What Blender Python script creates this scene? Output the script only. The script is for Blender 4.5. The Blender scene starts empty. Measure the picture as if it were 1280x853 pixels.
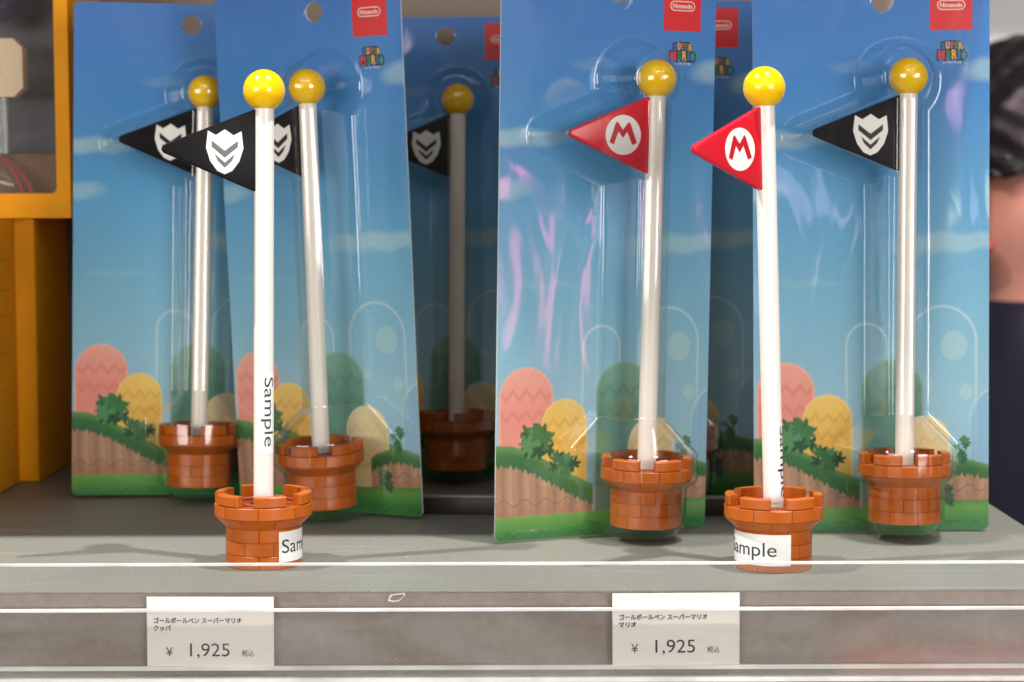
import bpy, bmesh, math, random
import numpy as np
from mathutils import Matrix, Vector

random.seed(7)
S = bpy.context.scene
C = S.collection
PI = math.pi

# ------------------------------------------------------------------ camera
CAM_Y, CAM_Z, PITCH, ROLL = -0.7796, 0.1473, 0.0730, -0.0031
cam = bpy.data.cameras.new('camera')
cam.sensor_width = 36.0
cam.lens = 2400.0 / 1280.0 * 36.0
cam.clip_start = 0.01
cam.clip_end = 60
cam.dof.use_dof = True
cam.dof.focus_distance = 0.765
cam.dof.aperture_fstop = 14.0
camo = bpy.data.objects.new('camera', cam)
C.objects.link(camo)
camo.matrix_world = (Matrix.Translation((0, CAM_Y, CAM_Z)) @ Matrix.Rotation(PI / 2 - PITCH, 4, 'X')
                     @ Matrix.Rotation(ROLL, 4, 'Z'))
S.camera = camo

# ------------------------------------------------------------------ world, lamps, exposure
W = bpy.data.worlds.new('World')
S.world = W
W.use_nodes = True
wt = W.node_tree
bg = wt.nodes['Background']
wtc = wt.nodes.new('ShaderNodeTexCoord')
wvo = wt.nodes.new('ShaderNodeTexVoronoi')          # added bright dots all round, for sparkle on the plastic
wvo.inputs['Scale'].default_value = 6.0
wt.links.new(wtc.outputs['Generated'], wvo.inputs['Vector'])
wlt = wt.nodes.new('ShaderNodeMath')
wlt.operation = 'LESS_THAN'
wlt.inputs[1].default_value = 0.17
wt.links.new(wvo.outputs['Distance'], wlt.inputs[0])
wmx = wt.nodes.new('ShaderNodeMix')
wmx.data_type = 'RGBA'
wmx.inputs[6].default_value = (0.065, 0.060, 0.054, 1)
wmx.inputs[7].default_value = (3.2, 3.05, 2.8, 1)
wno = wt.nodes.new('ShaderNodeTexNoise')           # added patchy brightness, for pale haze in reflections
wno.inputs['Scale'].default_value = 5.0
wno.inputs['Detail'].default_value = 3.0
wt.links.new(wtc.outputs['Generated'], wno.inputs['Vector'])
wcr = wt.nodes.new('ShaderNodeMapRange')
wcr.inputs['From Min'].default_value = 0.48
wcr.inputs['From Max'].default_value = 0.68
wt.links.new(wno.outputs['Fac'], wcr.inputs['Value'])
wb_ = wt.nodes.new('ShaderNodeMix')
wb_.data_type = 'RGBA'
wb_.inputs[6].default_value = (0.030, 0.028, 0.026, 1)
wb_.inputs[7].default_value = (0.48, 0.46, 0.46, 1)
wt.links.new(wcr.outputs['Result'], wb_.inputs[0])
wt.links.new(wb_.outputs[2], wmx.inputs[6])
wt.links.new(wlt.outputs[0], wmx.inputs[0])
wt.links.new(wmx.outputs[2], bg.inputs['Color'])
bg.inputs['Strength'].default_value = 1.0


def aim(o, target):
    d = Vector(target) - o.location
    o.rotation_euler = d.to_track_quat('-Z', 'Y').to_euler()


def lamp(name, kind, loc, target, power, color=(1, 1, 1), **kw):
    l = bpy.data.lights.new(name, kind)
    l.energy = power
    l.color = color
    for k, v in kw.items():
        setattr(l, k, v)
    o = bpy.data.objects.new(name, l)
    C.objects.link(o)
    o.location = loc
    aim(o, target)
    return o


# two ceiling track spots above and in front of the shelf
lamp('track_spot', 'SPOT', (0.38, -0.25, 1.43), (0.0, 0.0, 0.05), 96, (1.0, 0.975, 0.93),
     spot_size=1.1, spot_blend=0.5, shadow_soft_size=0.016)
lamp('track_spot', 'SPOT', (-0.74, -0.25, 1.43), (0.0, 0.0, 0.05), 102, (1.0, 0.975, 0.93),
     spot_size=1.1, spot_blend=0.5, shadow_soft_size=0.016)
# unseen strips added behind the camera for highlights and to lift the rear pack
for y_, x_, pw in ((-1.15, -0.1, 1.6), (-1.9, 0.1, 2.6), (-2.7, 0.0, 12)):
    lamp('highlight_strip', 'AREA', (x_, y_, 1.75), (x_, 0.0, 0.1), pw, (1.0, 0.97, 0.93),
         shape='RECTANGLE', size=2.6, size_y=0.10)
for px_, w_, pw in ((-1.75, 1.4, 34), (1.42, 0.9, 33)):  # unseen fill panels added to brighten the upright faces
    lamp('front_fill', 'AREA', (px_, -2.2, 0.30), (0.0, 0.05, 0.12), pw, (1.0, 0.96, 0.92),
         shape='RECTANGLE', size=w_, size_y=0.8)
# coloured lamps added only to be mirrored by the glossy packs and rail
for loc_, c_, pw, w_, h_ in (
        ((1.25, -1.05, 0.10), (1.0, 0.16, 0.42), 0.26, 0.12, 0.05),
        ((1.10, -1.15, 0.36), (0.75, 0.80, 1.0), 0.10, 0.10, 0.10),
        ((1.32, -1.00, -0.04), (1.0, 0.22, 0.42), 0.26, 0.07, 0.12),
        ((0.74, -1.60, 0.36), (1.0, 0.35, 0.80), 0.28, 0.16, 0.09),
        ((0.40, -1.70, 0.22), (0.85, 0.70, 1.0), 0.16, 0.07, 0.16),
        ((0.70, -1.55, 0.18), (0.95, 1.0, 0.55), 0.30, 0.07, 0.16),
        ((0.30, -1.80, 0.62), (0.30, 0.85, 1.0), 0.35, 0.08, 0.14),
        ((-0.55, -1.70, 0.62), (0.60, 1.0, 0.95), 0.35, 0.10, 0.12),
        ((-0.40, -1.80, 0.50), (1.0, 0.75, 0.85), 0.30, 0.14, 0.08),
        ((0.62, -1.50, -0.42), (1.0, 0.12, 0.10), 0.30, 0.50, 0.10),
        ((0.66, -1.50, -0.58), (0.35, 0.45, 1.0), 0.25, 0.40, 0.08),
        ((0.40, -1.50, -0.52), (1.0, 0.80, 0.10), 0.06, 0.05, 0.05)):
    lamp('reflection_lamp', 'AREA', loc_, (0.1, 0.05, 0.12), pw * 0.75, c_, shape='RECTANGLE', size=w_, size_y=h_)
# added fill lamps that brighten the shopper's face and the far wall
lamp('aisle_fill', 'AREA', (0.34, 0.48, 0.50), (0.50, 0.97, 0.04), 3.0, (1.0, 0.70, 0.76),
     shape='RECTANGLE', size=0.25, size_y=0.4)
lamp('aisle_fill', 'AREA', (1.3, 1.9, 1.4), (1.0, 2.6, 0.2), 12, (1.0, 0.98, 0.96),
     shape='RECTANGLE', size=1.6, size_y=0.3)

S.view_settings.view_transform = 'Standard'
S.view_settings.look = 'None'
S.view_settings.exposure = -0.06
S.view_settings.gamma = 1.0
S.view_settings.use_curve_mapping = False
S.render.engine = 'CYCLES'
S.cycles.use_denoising = True
S.cycles.max_bounces = 14
S.cycles.transparent_max_bounces = 32
S.cycles.glossy_bounces = 6
S.cycles.sample_clamp_indirect = 6.0


# ------------------------------------------------------------------ materials
def lin(c):
    return tuple(((v / 255.0) / 12.92 if v / 255.0 <= 0.04045 else ((v / 255.0 + 0.055) / 1.055) ** 2.4) for v in c)


def mat(name, rgb, rough=0.5, bump=0.0, bscale=400.0, var=0.0, vscale=60.0, spec=0.5, sss=0.0, coat=0.0, specks=0.0):
    m = bpy.data.materials.new(name)
    m.use_nodes = True
    nt = m.node_tree
    b = nt.nodes['Principled BSDF']
    b.inputs['Roughness'].default_value = rough
    b.inputs['Specular IOR Level'].default_value = spec
    b.inputs['Base Color'].default_value = (*lin(rgb), 1)
    if sss:
        b.inputs['Subsurface Weight'].default_value = sss
        b.inputs['Subsurface Radius'].default_value = (0.004, 0.002, 0.001)
        b.inputs['Subsurface Scale'].default_value = 1.0
    if coat:
        b.inputs['Coat Weight'].default_value = coat
        b.inputs['Coat Roughness'].default_value = 0.08
    tc = nt.nodes.new('ShaderNodeTexCoord')
    if var:
        n = nt.nodes.new('ShaderNodeTexNoise')
        n.inputs['Scale'].default_value = vscale
        n.inputs['Detail'].default_value = 6
        nt.links.new(tc.outputs['Object'], n.inputs['Vector'])
        r = nt.nodes.new('ShaderNodeMapRange')
        r.inputs['From Min'].default_value = 0.3
        r.inputs['From Max'].default_value = 0.7
        r.inputs['To Min'].default_value = 1 - var
        r.inputs['To Max'].default_value = 1 + var
        nt.links.new(n.outputs['Fac'], r.inputs['Value'])
        mx = nt.nodes.new('ShaderNodeMix')
        mx.data_type = 'RGBA'
        mx.blend_type = 'MULTIPLY'
        mx.inputs[0].default_value = 1.0
        mx.inputs[6].default_value = (*lin(rgb), 1)
        nt.links.new(r.outputs['Result'], mx.inputs[7])
        colour = mx.outputs[2]
        if specks:      # pale dust specks and long faint scuffs
            vo = nt.nodes.new('ShaderNodeTexVoronoi')
            vo.inputs['Scale'].default_value = 330
            nt.links.new(tc.outputs['Object'], vo.inputs['Vector'])
            lt = nt.nodes.new('ShaderNodeMath')
            lt.operation = 'LESS_THAN'
            lt.inputs[1].default_value = 0.13
            nt.links.new(vo.outputs['Distance'], lt.inputs[0])
            gate = nt.nodes.new('ShaderNodeTexNoise')
            gate.inputs['Scale'].default_value = 45
            nt.links.new(tc.outputs['Object'], gate.inputs['Vector'])
            gg = nt.nodes.new('ShaderNodeMath')
            gg.operation = 'GREATER_THAN'
            gg.inputs[1].default_value = 0.56
            nt.links.new(gate.outputs['Fac'], gg.inputs[0])
            ml = nt.nodes.new('ShaderNodeMath')
            ml.operation = 'MULTIPLY'
            nt.links.new(lt.outputs[0], ml.inputs[0])
            nt.links.new(gg.outputs[0], ml.inputs[1])
            sm = nt.nodes.new('ShaderNodeMapping')
            sm.inputs['Scale'].default_value = (9, 120, 60)
            sm.inputs['Rotation'].default_value = (0, 0, 0.25)
            nt.links.new(tc.outputs['Object'], sm.inputs['Vector'])
            sn = nt.nodes.new('ShaderNodeTexNoise')
            sn.inputs['Detail'].default_value = 3
            sn.inputs['Scale'].default_value = 1.0
            nt.links.new(sm.outputs['Vector'], sn.inputs['Vector'])
            sr = nt.nodes.new('ShaderNodeMapRange')
            sr.inputs['From Min'].default_value = 0.58
            sr.inputs['From Max'].default_value = 0.80
            sr.inputs['To Max'].default_value = 0.35
            nt.links.new(sn.outputs['Fac'], sr.inputs['Value'])
            mxx = nt.nodes.new('ShaderNodeMath')
            mxx.operation = 'MAXIMUM'
            nt.links.new(ml.outputs[0], mxx.inputs[0])
            nt.links.new(sr.outputs['Result'], mxx.inputs[1])
            sc_ = nt.nodes.new('ShaderNodeMath')
            sc_.operation = 'MULTIPLY'
            sc_.inputs[1].default_value = specks
            nt.links.new(mxx.outputs[0], sc_.inputs[0])
            m3 = nt.nodes.new('ShaderNodeMix')
            m3.data_type = 'RGBA'
            m3.inputs[7].default_value = (*lin((214, 212, 204)), 1)
            nt.links.new(sc_.outputs[0], m3.inputs[0])
            nt.links.new(colour, m3.inputs[6])
            colour = m3.outputs[2]
        nt.links.new(colour, b.inputs['Base Color'])
    if bump:
        n2 = nt.nodes.new('ShaderNodeTexNoise')
        n2.inputs['Scale'].default_value = bscale
        n2.inputs['Detail'].default_value = 4
        nt.links.new(tc.outputs['Object'], n2.inputs['Vector'])
        bp = nt.nodes.new('ShaderNodeBump')
        bp.inputs['Strength'].default_value = bump
        bp.inputs['Distance'].default_value = 0.0006
        nt.links.new(n2.outputs['Fac'], bp.inputs['Height'])
        nt.links.new(bp.outputs['Normal'], b.inputs['Normal'])
    return m


def clear_plastic(name, ior=1.5, rough=0.03, wave=0.0, wscale=30.0, tint=(0.97, 0.98, 0.98), wave2=0.0, w2scale=140, scratch=0.0):
    """thin clear sheet: mirrors by Fresnel, lets the rest straight through"""
    m = bpy.data.materials.new(name)
    m.use_nodes = True
    nt = m.node_tree
    nt.nodes.clear()
    out = nt.nodes.new('ShaderNodeOutputMaterial')
    mix = nt.nodes.new('ShaderNodeMixShader')
    tr = nt.nodes.new('ShaderNodeBsdfTransparent')
    tr.inputs['Color'].default_value = (*tint, 1)
    gl = nt.nodes.new('ShaderNodeBsdfGlossy')
    gl.inputs['Roughness'].default_value = rough
    fr = nt.nodes.new('ShaderNodeFresnel')
    geo = nt.nodes.new('ShaderNodeNewGeometry')
    mr = nt.nodes.new('ShaderNodeMapRange')
    mr.inputs['To Min'].default_value = ior
    mr.inputs['To Max'].default_value = 1.0 / ior
    nt.links.new(geo.outputs['Backfacing'], mr.inputs['Value'])
    nt.links.new(mr.outputs['Result'], fr.inputs['IOR'])
    tc = nt.nodes.new('ShaderNodeTexCoord')
    last = None
    for st, sc, dist in ((wave, wscale, 0.004), (wave2, w2scale, 0.0008)):
        if not st:
            continue
        n = nt.nodes.new('ShaderNodeTexNoise')
        n.inputs['Scale'].default_value = sc
        n.inputs['Detail'].default_value = 1.5
        n.inputs['Distortion'].default_value = 0.8
        mp_ = nt.nodes.new('ShaderNodeMapping')
        mp_.inputs['Scale'].default_value = (1.0, 1.0, 0.5)
        mp_.inputs['Rotation'].default_value = (0, 0.35, 0)
        nt.links.new(tc.outputs['Object'], mp_.inputs['Vector'])
        nt.links.new(mp_.outputs['Vector'], n.inputs['Vector'])
        bp = nt.nodes.new('ShaderNodeBump')
        bp.inputs['Strength'].default_value = st
        bp.inputs['Distance'].default_value = dist
        nt.links.new(n.outputs['Fac'], bp.inputs['Height'])
        if last:
            nt.links.new(last, bp.inputs['Normal'])
        last = bp.outputs['Normal']
    if last:
        nt.links.new(last, gl.inputs['Normal'])
        nt.links.new(last, fr.inputs['Normal'])
    nt.links.new(fr.outputs['Fac'], mix.inputs[0])
    nt.links.new(tr.outputs[0], mix.inputs[1])
    nt.links.new(gl.outputs[0], mix.inputs[2])
    res = mix.outputs[0]
    if scratch:
        vo = nt.nodes.new('ShaderNodeTexVoronoi')
        vo.inputs['Scale'].default_value = 260
        nt.links.new(tc.outputs['Object'], vo.inputs['Vector'])
        th = nt.nodes.new('ShaderNodeMath')
        th.operation = 'LESS_THAN'
        th.inputs[1].default_value = 0.06
        nt.links.new(vo.outputs['Distance'], th.inputs[0])
        nn = nt.nodes.new('ShaderNodeTexNoise')
        nn.inputs['Scale'].default_value = 70
        nt.links.new(tc.outputs['Object'], nn.inputs['Vector'])
        g2 = nt.nodes.new('ShaderNodeMath')
        g2.operation = 'GREATER_THAN'
        g2.inputs[1].default_value = 0.62
        nt.links.new(nn.outputs['Fac'], g2.inputs[0])
        mu = nt.nodes.new('ShaderNodeMath')
        mu.operation = 'MULTIPLY'
        nt.links.new(th.outputs[0], mu.inputs[0])
        nt.links.new(g2.outputs[0], mu.inputs[1])
        hz = nt.nodes.new('ShaderNodeTexNoise')
        hz.inputs['Scale'].default_value = 22
        hz.inputs['Detail'].default_value = 5
        hz.inputs['Distortion'].default_value = 1.5
        hm = nt.nodes.new('ShaderNodeMapping')
        hm.inputs['Scale'].default_value = (0.45, 1, 1.6)
        nt.links.new(tc.outputs['Object'], hm.inputs['Vector'])
        nt.links.new(hm.outputs['Vector'], hz.inputs['Vector'])
        hr = nt.nodes.new('ShaderNodeMapRange')
        hr.inputs['From Min'].default_value = 0.35
        hr.inputs['From Max'].default_value = 0.75
        hr.inputs['To Min'].default_value = 0.005
        hr.inputs['To Max'].default_value = 0.075
        nt.links.new(hz.outputs['Fac'], hr.inputs['Value'])
        mu2 = nt.nodes.new('ShaderNodeMath')
        mu2.operation = 'MULTIPLY_ADD'
        mu2.inputs[1].default_value = scratch
        nt.links.new(mu.outputs[0], mu2.inputs[0])
        nt.links.new(hr.outputs['Result'], mu2.inputs[2])
        df = nt.nodes.new('ShaderNodeBsdfDiffuse')
        df.inputs['Color'].default_value = (0.8, 0.8, 0.78, 1)
        m2 = nt.nodes.new('ShaderNodeMixShader')
        nt.links.new(mu2.outputs[0], m2.inputs[0])
        nt.links.new(res, m2.inputs[1])
        nt.links.new(df.outputs[0], m2.inputs[2])
        res = m2.outputs[0]
    nt.links.new(res, out.inputs['Surface'])
    return m


def print_material(name):
    m = bpy.data.materials.new(name)
    m.use_nodes = True
    nt = m.node_tree
    b = nt.nodes['Principled BSDF']
    a = nt.nodes.new('ShaderNodeVertexColor')
    a.layer_name = 'ink'
    nt.links.new(a.outputs['Color'], b.inputs['Base Color'])
    b.inputs['Roughness'].default_value = 0.45
    b.inputs['Specular IOR Level'].default_value = 0.3
    return m


M = dict(
    shelf=mat('shelf_laminate', (124, 125, 117), 0.48, spec=0.35, bump=0.25, bscale=2500, var=0.14, vscale=700, specks=0.45),
    shelf_front=mat('shelf_front_laminate', (164, 148, 138), 0.5, bump=0.2, bscale=2500, var=0.10, vscale=300, specks=0.3),
    back=mat('back_panel_laminate', (142, 128, 116), 0.6, bump=0.2, bscale=1500, var=0.06, vscale=500),
    dark=mat('dark_brown_plastic', (58, 46, 40), 0.45, var=0.05, vscale=300),
    bar_glint=mat('bar_highlight', (150, 144, 134), 0.4, var=0.05, vscale=300),
    white=mat('white_barrel_plastic', (240, 235, 227), 0.28, var=0.01, sss=0.08),
    yellow=mat('yellow_plastic', (255, 206, 0), 0.18, var=0.015, coat=0.3),
    brick=mat('orange_brick_plastic', (180, 90, 24), 0.32, spec=0.3, bump=0.06, bscale=1800, var=0.05, vscale=200, sss=0.0),
    groove=mat('orange_plastic_core', (150, 64, 20), 0.5, var=0.03, vscale=300),
    red=mat('red_plastic', (216, 26, 44), 0.26, bump=0.05, bscale=1500, var=0.02),
    black=mat('black_plastic', (16, 15, 15), 0.42, spec=0.12, var=0.03),
    emblem=mat('white_print', (244, 242, 238), 0.4, var=0.01),
    emblem_red=mat('red_print', (200, 24, 42), 0.35, var=0.01),
    emblem_black=mat('black_print', (22, 20, 20), 0.3, var=0.01),
    paper=mat('paper', (236, 229, 222), 0.7, bump=0.1, bscale=1200, var=0.02, vscale=120),
    sticker=mat('sticker_paper', (244, 244, 242), 0.35, var=0.01),
    ink=mat('black_ink', (20, 16, 18), 0.6, var=0.05),
    ink_blue=mat('sticker_ink', (52, 56, 66), 0.5, var=0.05),
    board=mat('white_board', (226, 226, 222), 0.6, var=0.02),
    label=mat('red_label_ink', (226, 28, 38), 0.4, var=0.02),
    label_white=mat('label_white_ink', (250, 232, 226), 0.5, var=0.01),
    t_blue=mat('title_blue', (58, 110, 178), 0.45, var=0.01), t_yel=mat('title_yellow', (250, 188, 70), 0.45, var=0.01),
    t_red=mat('title_red', (228, 58, 66), 0.45, var=0.01), t_green=mat('title_green', (56, 140, 78), 0.45, var=0.01),
    t_dark=mat('title_outline', (26, 26, 40), 0.45, var=0.01),
    carton=mat('yellow_carton', (246, 164, 8), 0.55, spec=0.2, bump=0.12, bscale=700, var=0.05, vscale=40),
    carton_b=mat('ochre_carton', (232, 156, 16), 0.6, spec=0.2, bump=0.15, bscale=700, var=0.08, vscale=40),
    emboss=mat('ochre_emboss', (190, 126, 22), 0.5, var=0.05),
    box_in=mat('dark_grey_insert', (76, 74, 80), 0.5, var=0.06, vscale=90),
    box_step=mat('brown_insert', (128, 98, 70), 0.55, var=0.06, vscale=90),
    cream=mat('cream_plastic', (222, 196, 160), 0.4, var=0.03),
    navy_toy=mat('navy_plastic', (30, 34, 58), 0.3, var=0.05),
    stripe=mat('red_stripe', (176, 44, 60), 0.35, var=0.03),
    teal=mat('teal_plastic', (60, 92, 80), 0.4, var=0.03),
    edge=mat('edge_glow', (226, 226, 222), 0.3, bump=0.15, bscale=300, var=0.20, vscale=45),  # whitish colour stands for light piped to the acrylic's edges
    skin=mat('skin', (222, 164, 142), 0.45, bump=0.1, bscale=300, var=0.04, vscale=30, sss=0.1),
    lips=mat('lips', (186, 84, 92), 0.35, var=0.04),
    hair=mat('black_hair', (16, 14, 14), 0.4, bump=0.9, bscale=120, var=0.3, vscale=80),
    jacket=mat('navy_jacket', (18, 21, 40), 0.5, bump=1.0, bscale=18, var=0.35, vscale=14),
    trousers=mat('dark_trousers', (34, 34, 40), 0.7, bump=0.3, bscale=40, var=0.1),
    shoe=mat('dark_shoe', (24, 22, 22), 0.5, var=0.1),
    eye=mat('eye_dark', (20, 14, 12), 0.2, var=0.02),
    wall=mat('pale_wall', (196, 194, 192), 0.8, var=0.03, vscale=2),
    wallw=mat('trough_white', (246, 246, 244), 0.6, var=0.01),
    floor=mat('shop_floor', (120, 116, 110), 0.5, var=0.08, vscale=3),
)
bn = M['brick'].node_tree
oi = bn.nodes.new('ShaderNodeObjectInfo')
hs = bn.nodes.new('ShaderNodeHueSaturation')
orr = bn.nodes.new('ShaderNodeMapRange')
orr.inputs['To Min'].default_value = 0.90
orr.inputs['To Max'].default_value = 1.10
bn.links.new(oi.outputs['Random'], orr.inputs['Value'])
bn.links.new(orr.outputs['Result'], hs.inputs['Value'])
src = bn.nodes['Principled BSDF'].inputs['Base Color'].links[0].from_socket
bn.links.new(src, hs.inputs['Color'])
bn.links.new(hs.outputs['Color'], bn.nodes['Principled BSDF'].inputs['Base Color'])
M['film'] = clear_plastic('blister_film', ior=1.72, rough=0.075, wave=0.36, wscale=22, wave2=0.07, w2scale=80, tint=(0.93, 0.925, 0.905))
M['acrylic'] = clear_plastic('acrylic', ior=1.55, rough=0.09, wave=0.10, wscale=14, tint=(0.955, 0.96, 0.955), scratch=0.5)
M['dome'] = clear_plastic('clear_dome', ior=1.6, rough=0.06, wave=0.3, wscale=40)
M['print'] = print_material('offset_print')


# ------------------------------------------------------------------ mesh helpers
def mesh_obj(name, me, m=None, parent=None, mw=None):
    o = bpy.data.objects.new(name, me)
    C.objects.link(o)
    if m is not None and not me.materials:
        me.materials.append(M[m] if isinstance(m, str) else m)
    if parent is not None:
        o.parent = parent
    if mw is not None:
        o.matrix_basis = mw
    return o


def bm_mesh(name, bm, smooth=False, m=None, angle=None):
    bmesh.ops.recalc_face_normals(bm, faces=bm.faces)
    me = bpy.data.meshes.new(name)
    bm.to_mesh(me)
    bm.free()
    if smooth:
        me.polygons.foreach_set('use_smooth', [True] * len(me.polygons))
        if angle:
            me.set_sharp_from_angle(angle=math.radians(angle))
    if m:
        me.materials.append(M[m])
    return me


def tag(o, label, cat, group=None):
    o['label'] = label
    o['category'] = cat
    if group:
        o['group'] = group
    return o


def empty(name, mw, label, cat, group=None):
    o = bpy.data.objects.new(name, None)
    C.objects.link(o)
    o.empty_display_size = 0.02
    o.matrix_world = mw
    return tag(o, label, cat, group)


def box_bm(x0, x1, y0, y1, z0, z1, bevel=0.0, seg=2):
    bm = bmesh.new()
    bmesh.ops.create_cube(bm, size=1.0)
    for v in bm.verts:
        v.co = Vector(((x0 + x1) / 2 + v.co.x * (x1 - x0), (y0 + y1) / 2 + v.co.y * (y1 - y0), (z0 + z1) / 2 + v.co.z * (z1 - z0)))
    if bevel:
        bmesh.ops.bevel(bm, geom=bm.edges[:], offset=bevel, segments=seg, affect='EDGES', profile=0.5)
    return bm


def box(name, x0, x1, y0, y1, z0, z1, m, parent=None, bevel=0.0, seg=2):
    me = bm_mesh(name, box_bm(x0, x1, y0, y1, z0, z1, bevel, seg), smooth=bool(bevel), angle=40)
    return mesh_obj(name, me, m, parent)


def lathe_bm(prof, n=64, bm=None, cap0=True, cap1=True):
    bm = bm or bmesh.new()
    rings = []
    for r, z in prof:
        rings.append([bm.verts.new((r * math.cos(2 * PI * i / n), r * math.sin(2 * PI * i / n), z)) for i in range(n)])
    for a, b in zip(rings, rings[1:]):
        for i in range(n):
            bm.faces.new((a[i], a[(i + 1) % n], b[(i + 1) % n], b[i]))
    if cap0:
        bm.faces.new(rings[0][::-1])
    if cap1:
        bm.faces.new(rings[-1])
    return bm


def poly_prism_bm(pts, y0, y1, bevel=0.0, seg=2):
    """outline in x,z extruded along y"""
    bm = bmesh.new()
    a = [bm.verts.new((x, y0, z)) for x, z in pts]
    b = [bm.verts.new((x, y1, z)) for x, z in pts]
    bm.faces.new(a)
    bm.faces.new(b[::-1])
    n = len(pts)
    for i in range(n):
        bm.faces.new((a[i], b[i], b[(i + 1) % n], a[(i + 1) % n]))
    bmesh.ops.recalc_face_normals(bm, faces=bm.faces)
    if bevel:
        es = [e for e in bm.edges if abs(e.verts[0].co.y - e.verts[1].co.y) < 1e-7]
        bmesh.ops.bevel(bm, geom=es, offset=bevel, segments=seg, affect='EDGES', profile=0.5)
    return bm


_dg = None


def text_mesh(body, size, extrude=0.0, offset=0.0, align='CENTER', res=4, spacing=1.0):
    cu = bpy.data.curves.new('lettering', 'FONT')
    cu.body = body
    cu.size = size * 1000.0      # built large, then brought to size: fine glyph outlines
    cu.offset = offset * 1000.0
    cu.extrude = extrude * 1000.0
    cu.align_x = align
    cu.align_y = 'CENTER'
    cu.resolution_u = res
    cu.space_character = spacing
    o = bpy.data.objects.new('lettering', cu)
    C.objects.link(o)
    bpy.context.view_layer.update()
    dg = bpy.context.evaluated_depsgraph_get()
    me = bpy.data.meshes.new_from_object(o.evaluated_get(dg))
    bpy.data.objects.remove(o)
    bpy.data.curves.remove(cu)
    me.transform(Matrix.Scale(0.001, 4))
    me.materials.clear()
    return me


def fit_text(me, cx, cz, w=None, h=None, y=0.0):
    """lays a text mesh into the x,z plane at y, centred, scaled to w x h"""
    co = np.empty(len(me.vertices) * 3)
    me.vertices.foreach_get('co', co)
    co = co.reshape(-1, 3)
    mn, mx = co.min(0), co.max(0)
    c = (mn + mx) / 2
    sx = w / (mx[0] - mn[0]) if w else None
    sy = h / (mx[1] - mn[1]) if h else None
    sx = sx or sy
    sy = sy or sx
    out = np.zeros_like(co)
    out[:, 0] = cx + (co[:, 0] - c[0]) * sx
    out[:, 1] = y
    out[:, 2] = cz + (co[:, 1] - c[1]) * sy
    me.vertices.foreach_set('co', out.ravel())
    me.update()
    return me


def join_meshes(name, items):
    """items: (mesh, material key) -> one mesh with material slots"""
    bm = bmesh.new()
    mats = []
    for me, k in items:
        if k not in mats:
            mats.append(k)
        n0 = len(bm.faces)
        bm.from_mesh(me)
        bm.faces.ensure_lookup_table()
        for f in bm.faces[n0:]:
            f.material_index = mats.index(k)
    me = bpy.data.meshes.new(name)
    bm.to_mesh(me)
    bm.free()
    for k in mats:
        me.materials.append(M[k])
    return me


# ------------------------------------------------------------------ the setting
def structure(o):
    o['kind'] = 'structure'
    return o


XR = 0.2315           # right end of the shelf
FRONT = -0.0608       # front edge of the shelf
structure(box('shelf', -0.62, XR, FRONT, 0.30, -0.055, 0.0, 'shelf', bevel=0.0006))
structure(box('shelf_fascia', -0.62, XR + 0.0005, FRONT - 0.0016, FRONT - 0.0001, -0.0552, -0.0006, 'shelf_front'))
structure(box('back_panel', -0.62, XR, 0.3003, 0.318, -0.055, 0.400, 'back'))
structure(box('upper_shelf', -0.62, XR, -0.028, 0.3002, 0.400, 0.426, 'shelf_front', bevel=0.0006))
structure(box('shelf_cabinet', -0.62, XR, 0.0, 0.3, -1.31, -0.0553, 'shelf_front'))
structure(box('floor', -2.5, 3.2, -2.6, 3.2, -1.36, -1.31, 'floor'))
wall = structure(box('shop_wall', 0.2, 3.2, 2.60, 2.66, -1.31, 0.9, 'wall'))
box('light_trough', 0.2, 3.2, 2.585, 2.599, 0.34, 0.43, 'wallw', wall)  # white colour stands for the brightness of a light trough

# low dark bar that lies on the shelf behind the upright packs
bar = empty('divider_bar', Matrix.Translation((0.035, 0.112, 0)) @ Matrix.Rotation(-0.055, 4, 'Z'),
            'low dark brown bar with painted top highlight lying across the shelf behind the packs', 'bar')
box('bar_body', -0.088, 0.098, 0.0, 0.006, 0.0002, 0.0078, 'dark', bar, bevel=0.0004)
box('bar_highlight', -0.088, 0.098, 0.0002, 0.0058, 0.0079, 0.0089, 'bar_glint', bar, bevel=0.0003)  # pale strip stands for the highlight along the bar's top

# ------------------------------------------------------------------ clear price rail on the shelf front
rail = empty('price_rail', Matrix.Translation((0, FRONT - 0.0018, -0.034)),
             'clear acrylic price rail with bright edges along the shelf front', 'price rail')
RX0, RX1 = -0.62, XR - 0.001


def rail_box(name, y0, y1, z0, z1, m):      # given in world y,z
    o = box(name, RX0, RX1, y0, y1, z0, z1, m, bevel=0.0)
    o.parent = rail
    o.matrix_parent_inverse = rail.matrix_world.inverted()
    return o


yb = FRONT - 0.0018
rail_box('rear_plate', yb - 0.0022, yb, -0.0318, 0.0104, 'acrylic')
rail_box('rear_plate_edge', yb - 0.0022, yb, 0.01042, 0.0112, 'edge')
rail_box('front_plate', yb - 0.0058, yb - 0.0038, -0.0318, -0.0064, 'acrylic')
rail_box('front_plate_edge', yb - 0.0058, yb - 0.0038, -0.00638, -0.0054, 'edge')
rail_box('pocket_floor', yb - 0.0037, yb - 0.0023, -0.0292, -0.0276, 'edge')
rail_box('bottom_edge', yb - 0.0060, yb, -0.0334, -0.03185, 'edge')


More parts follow.
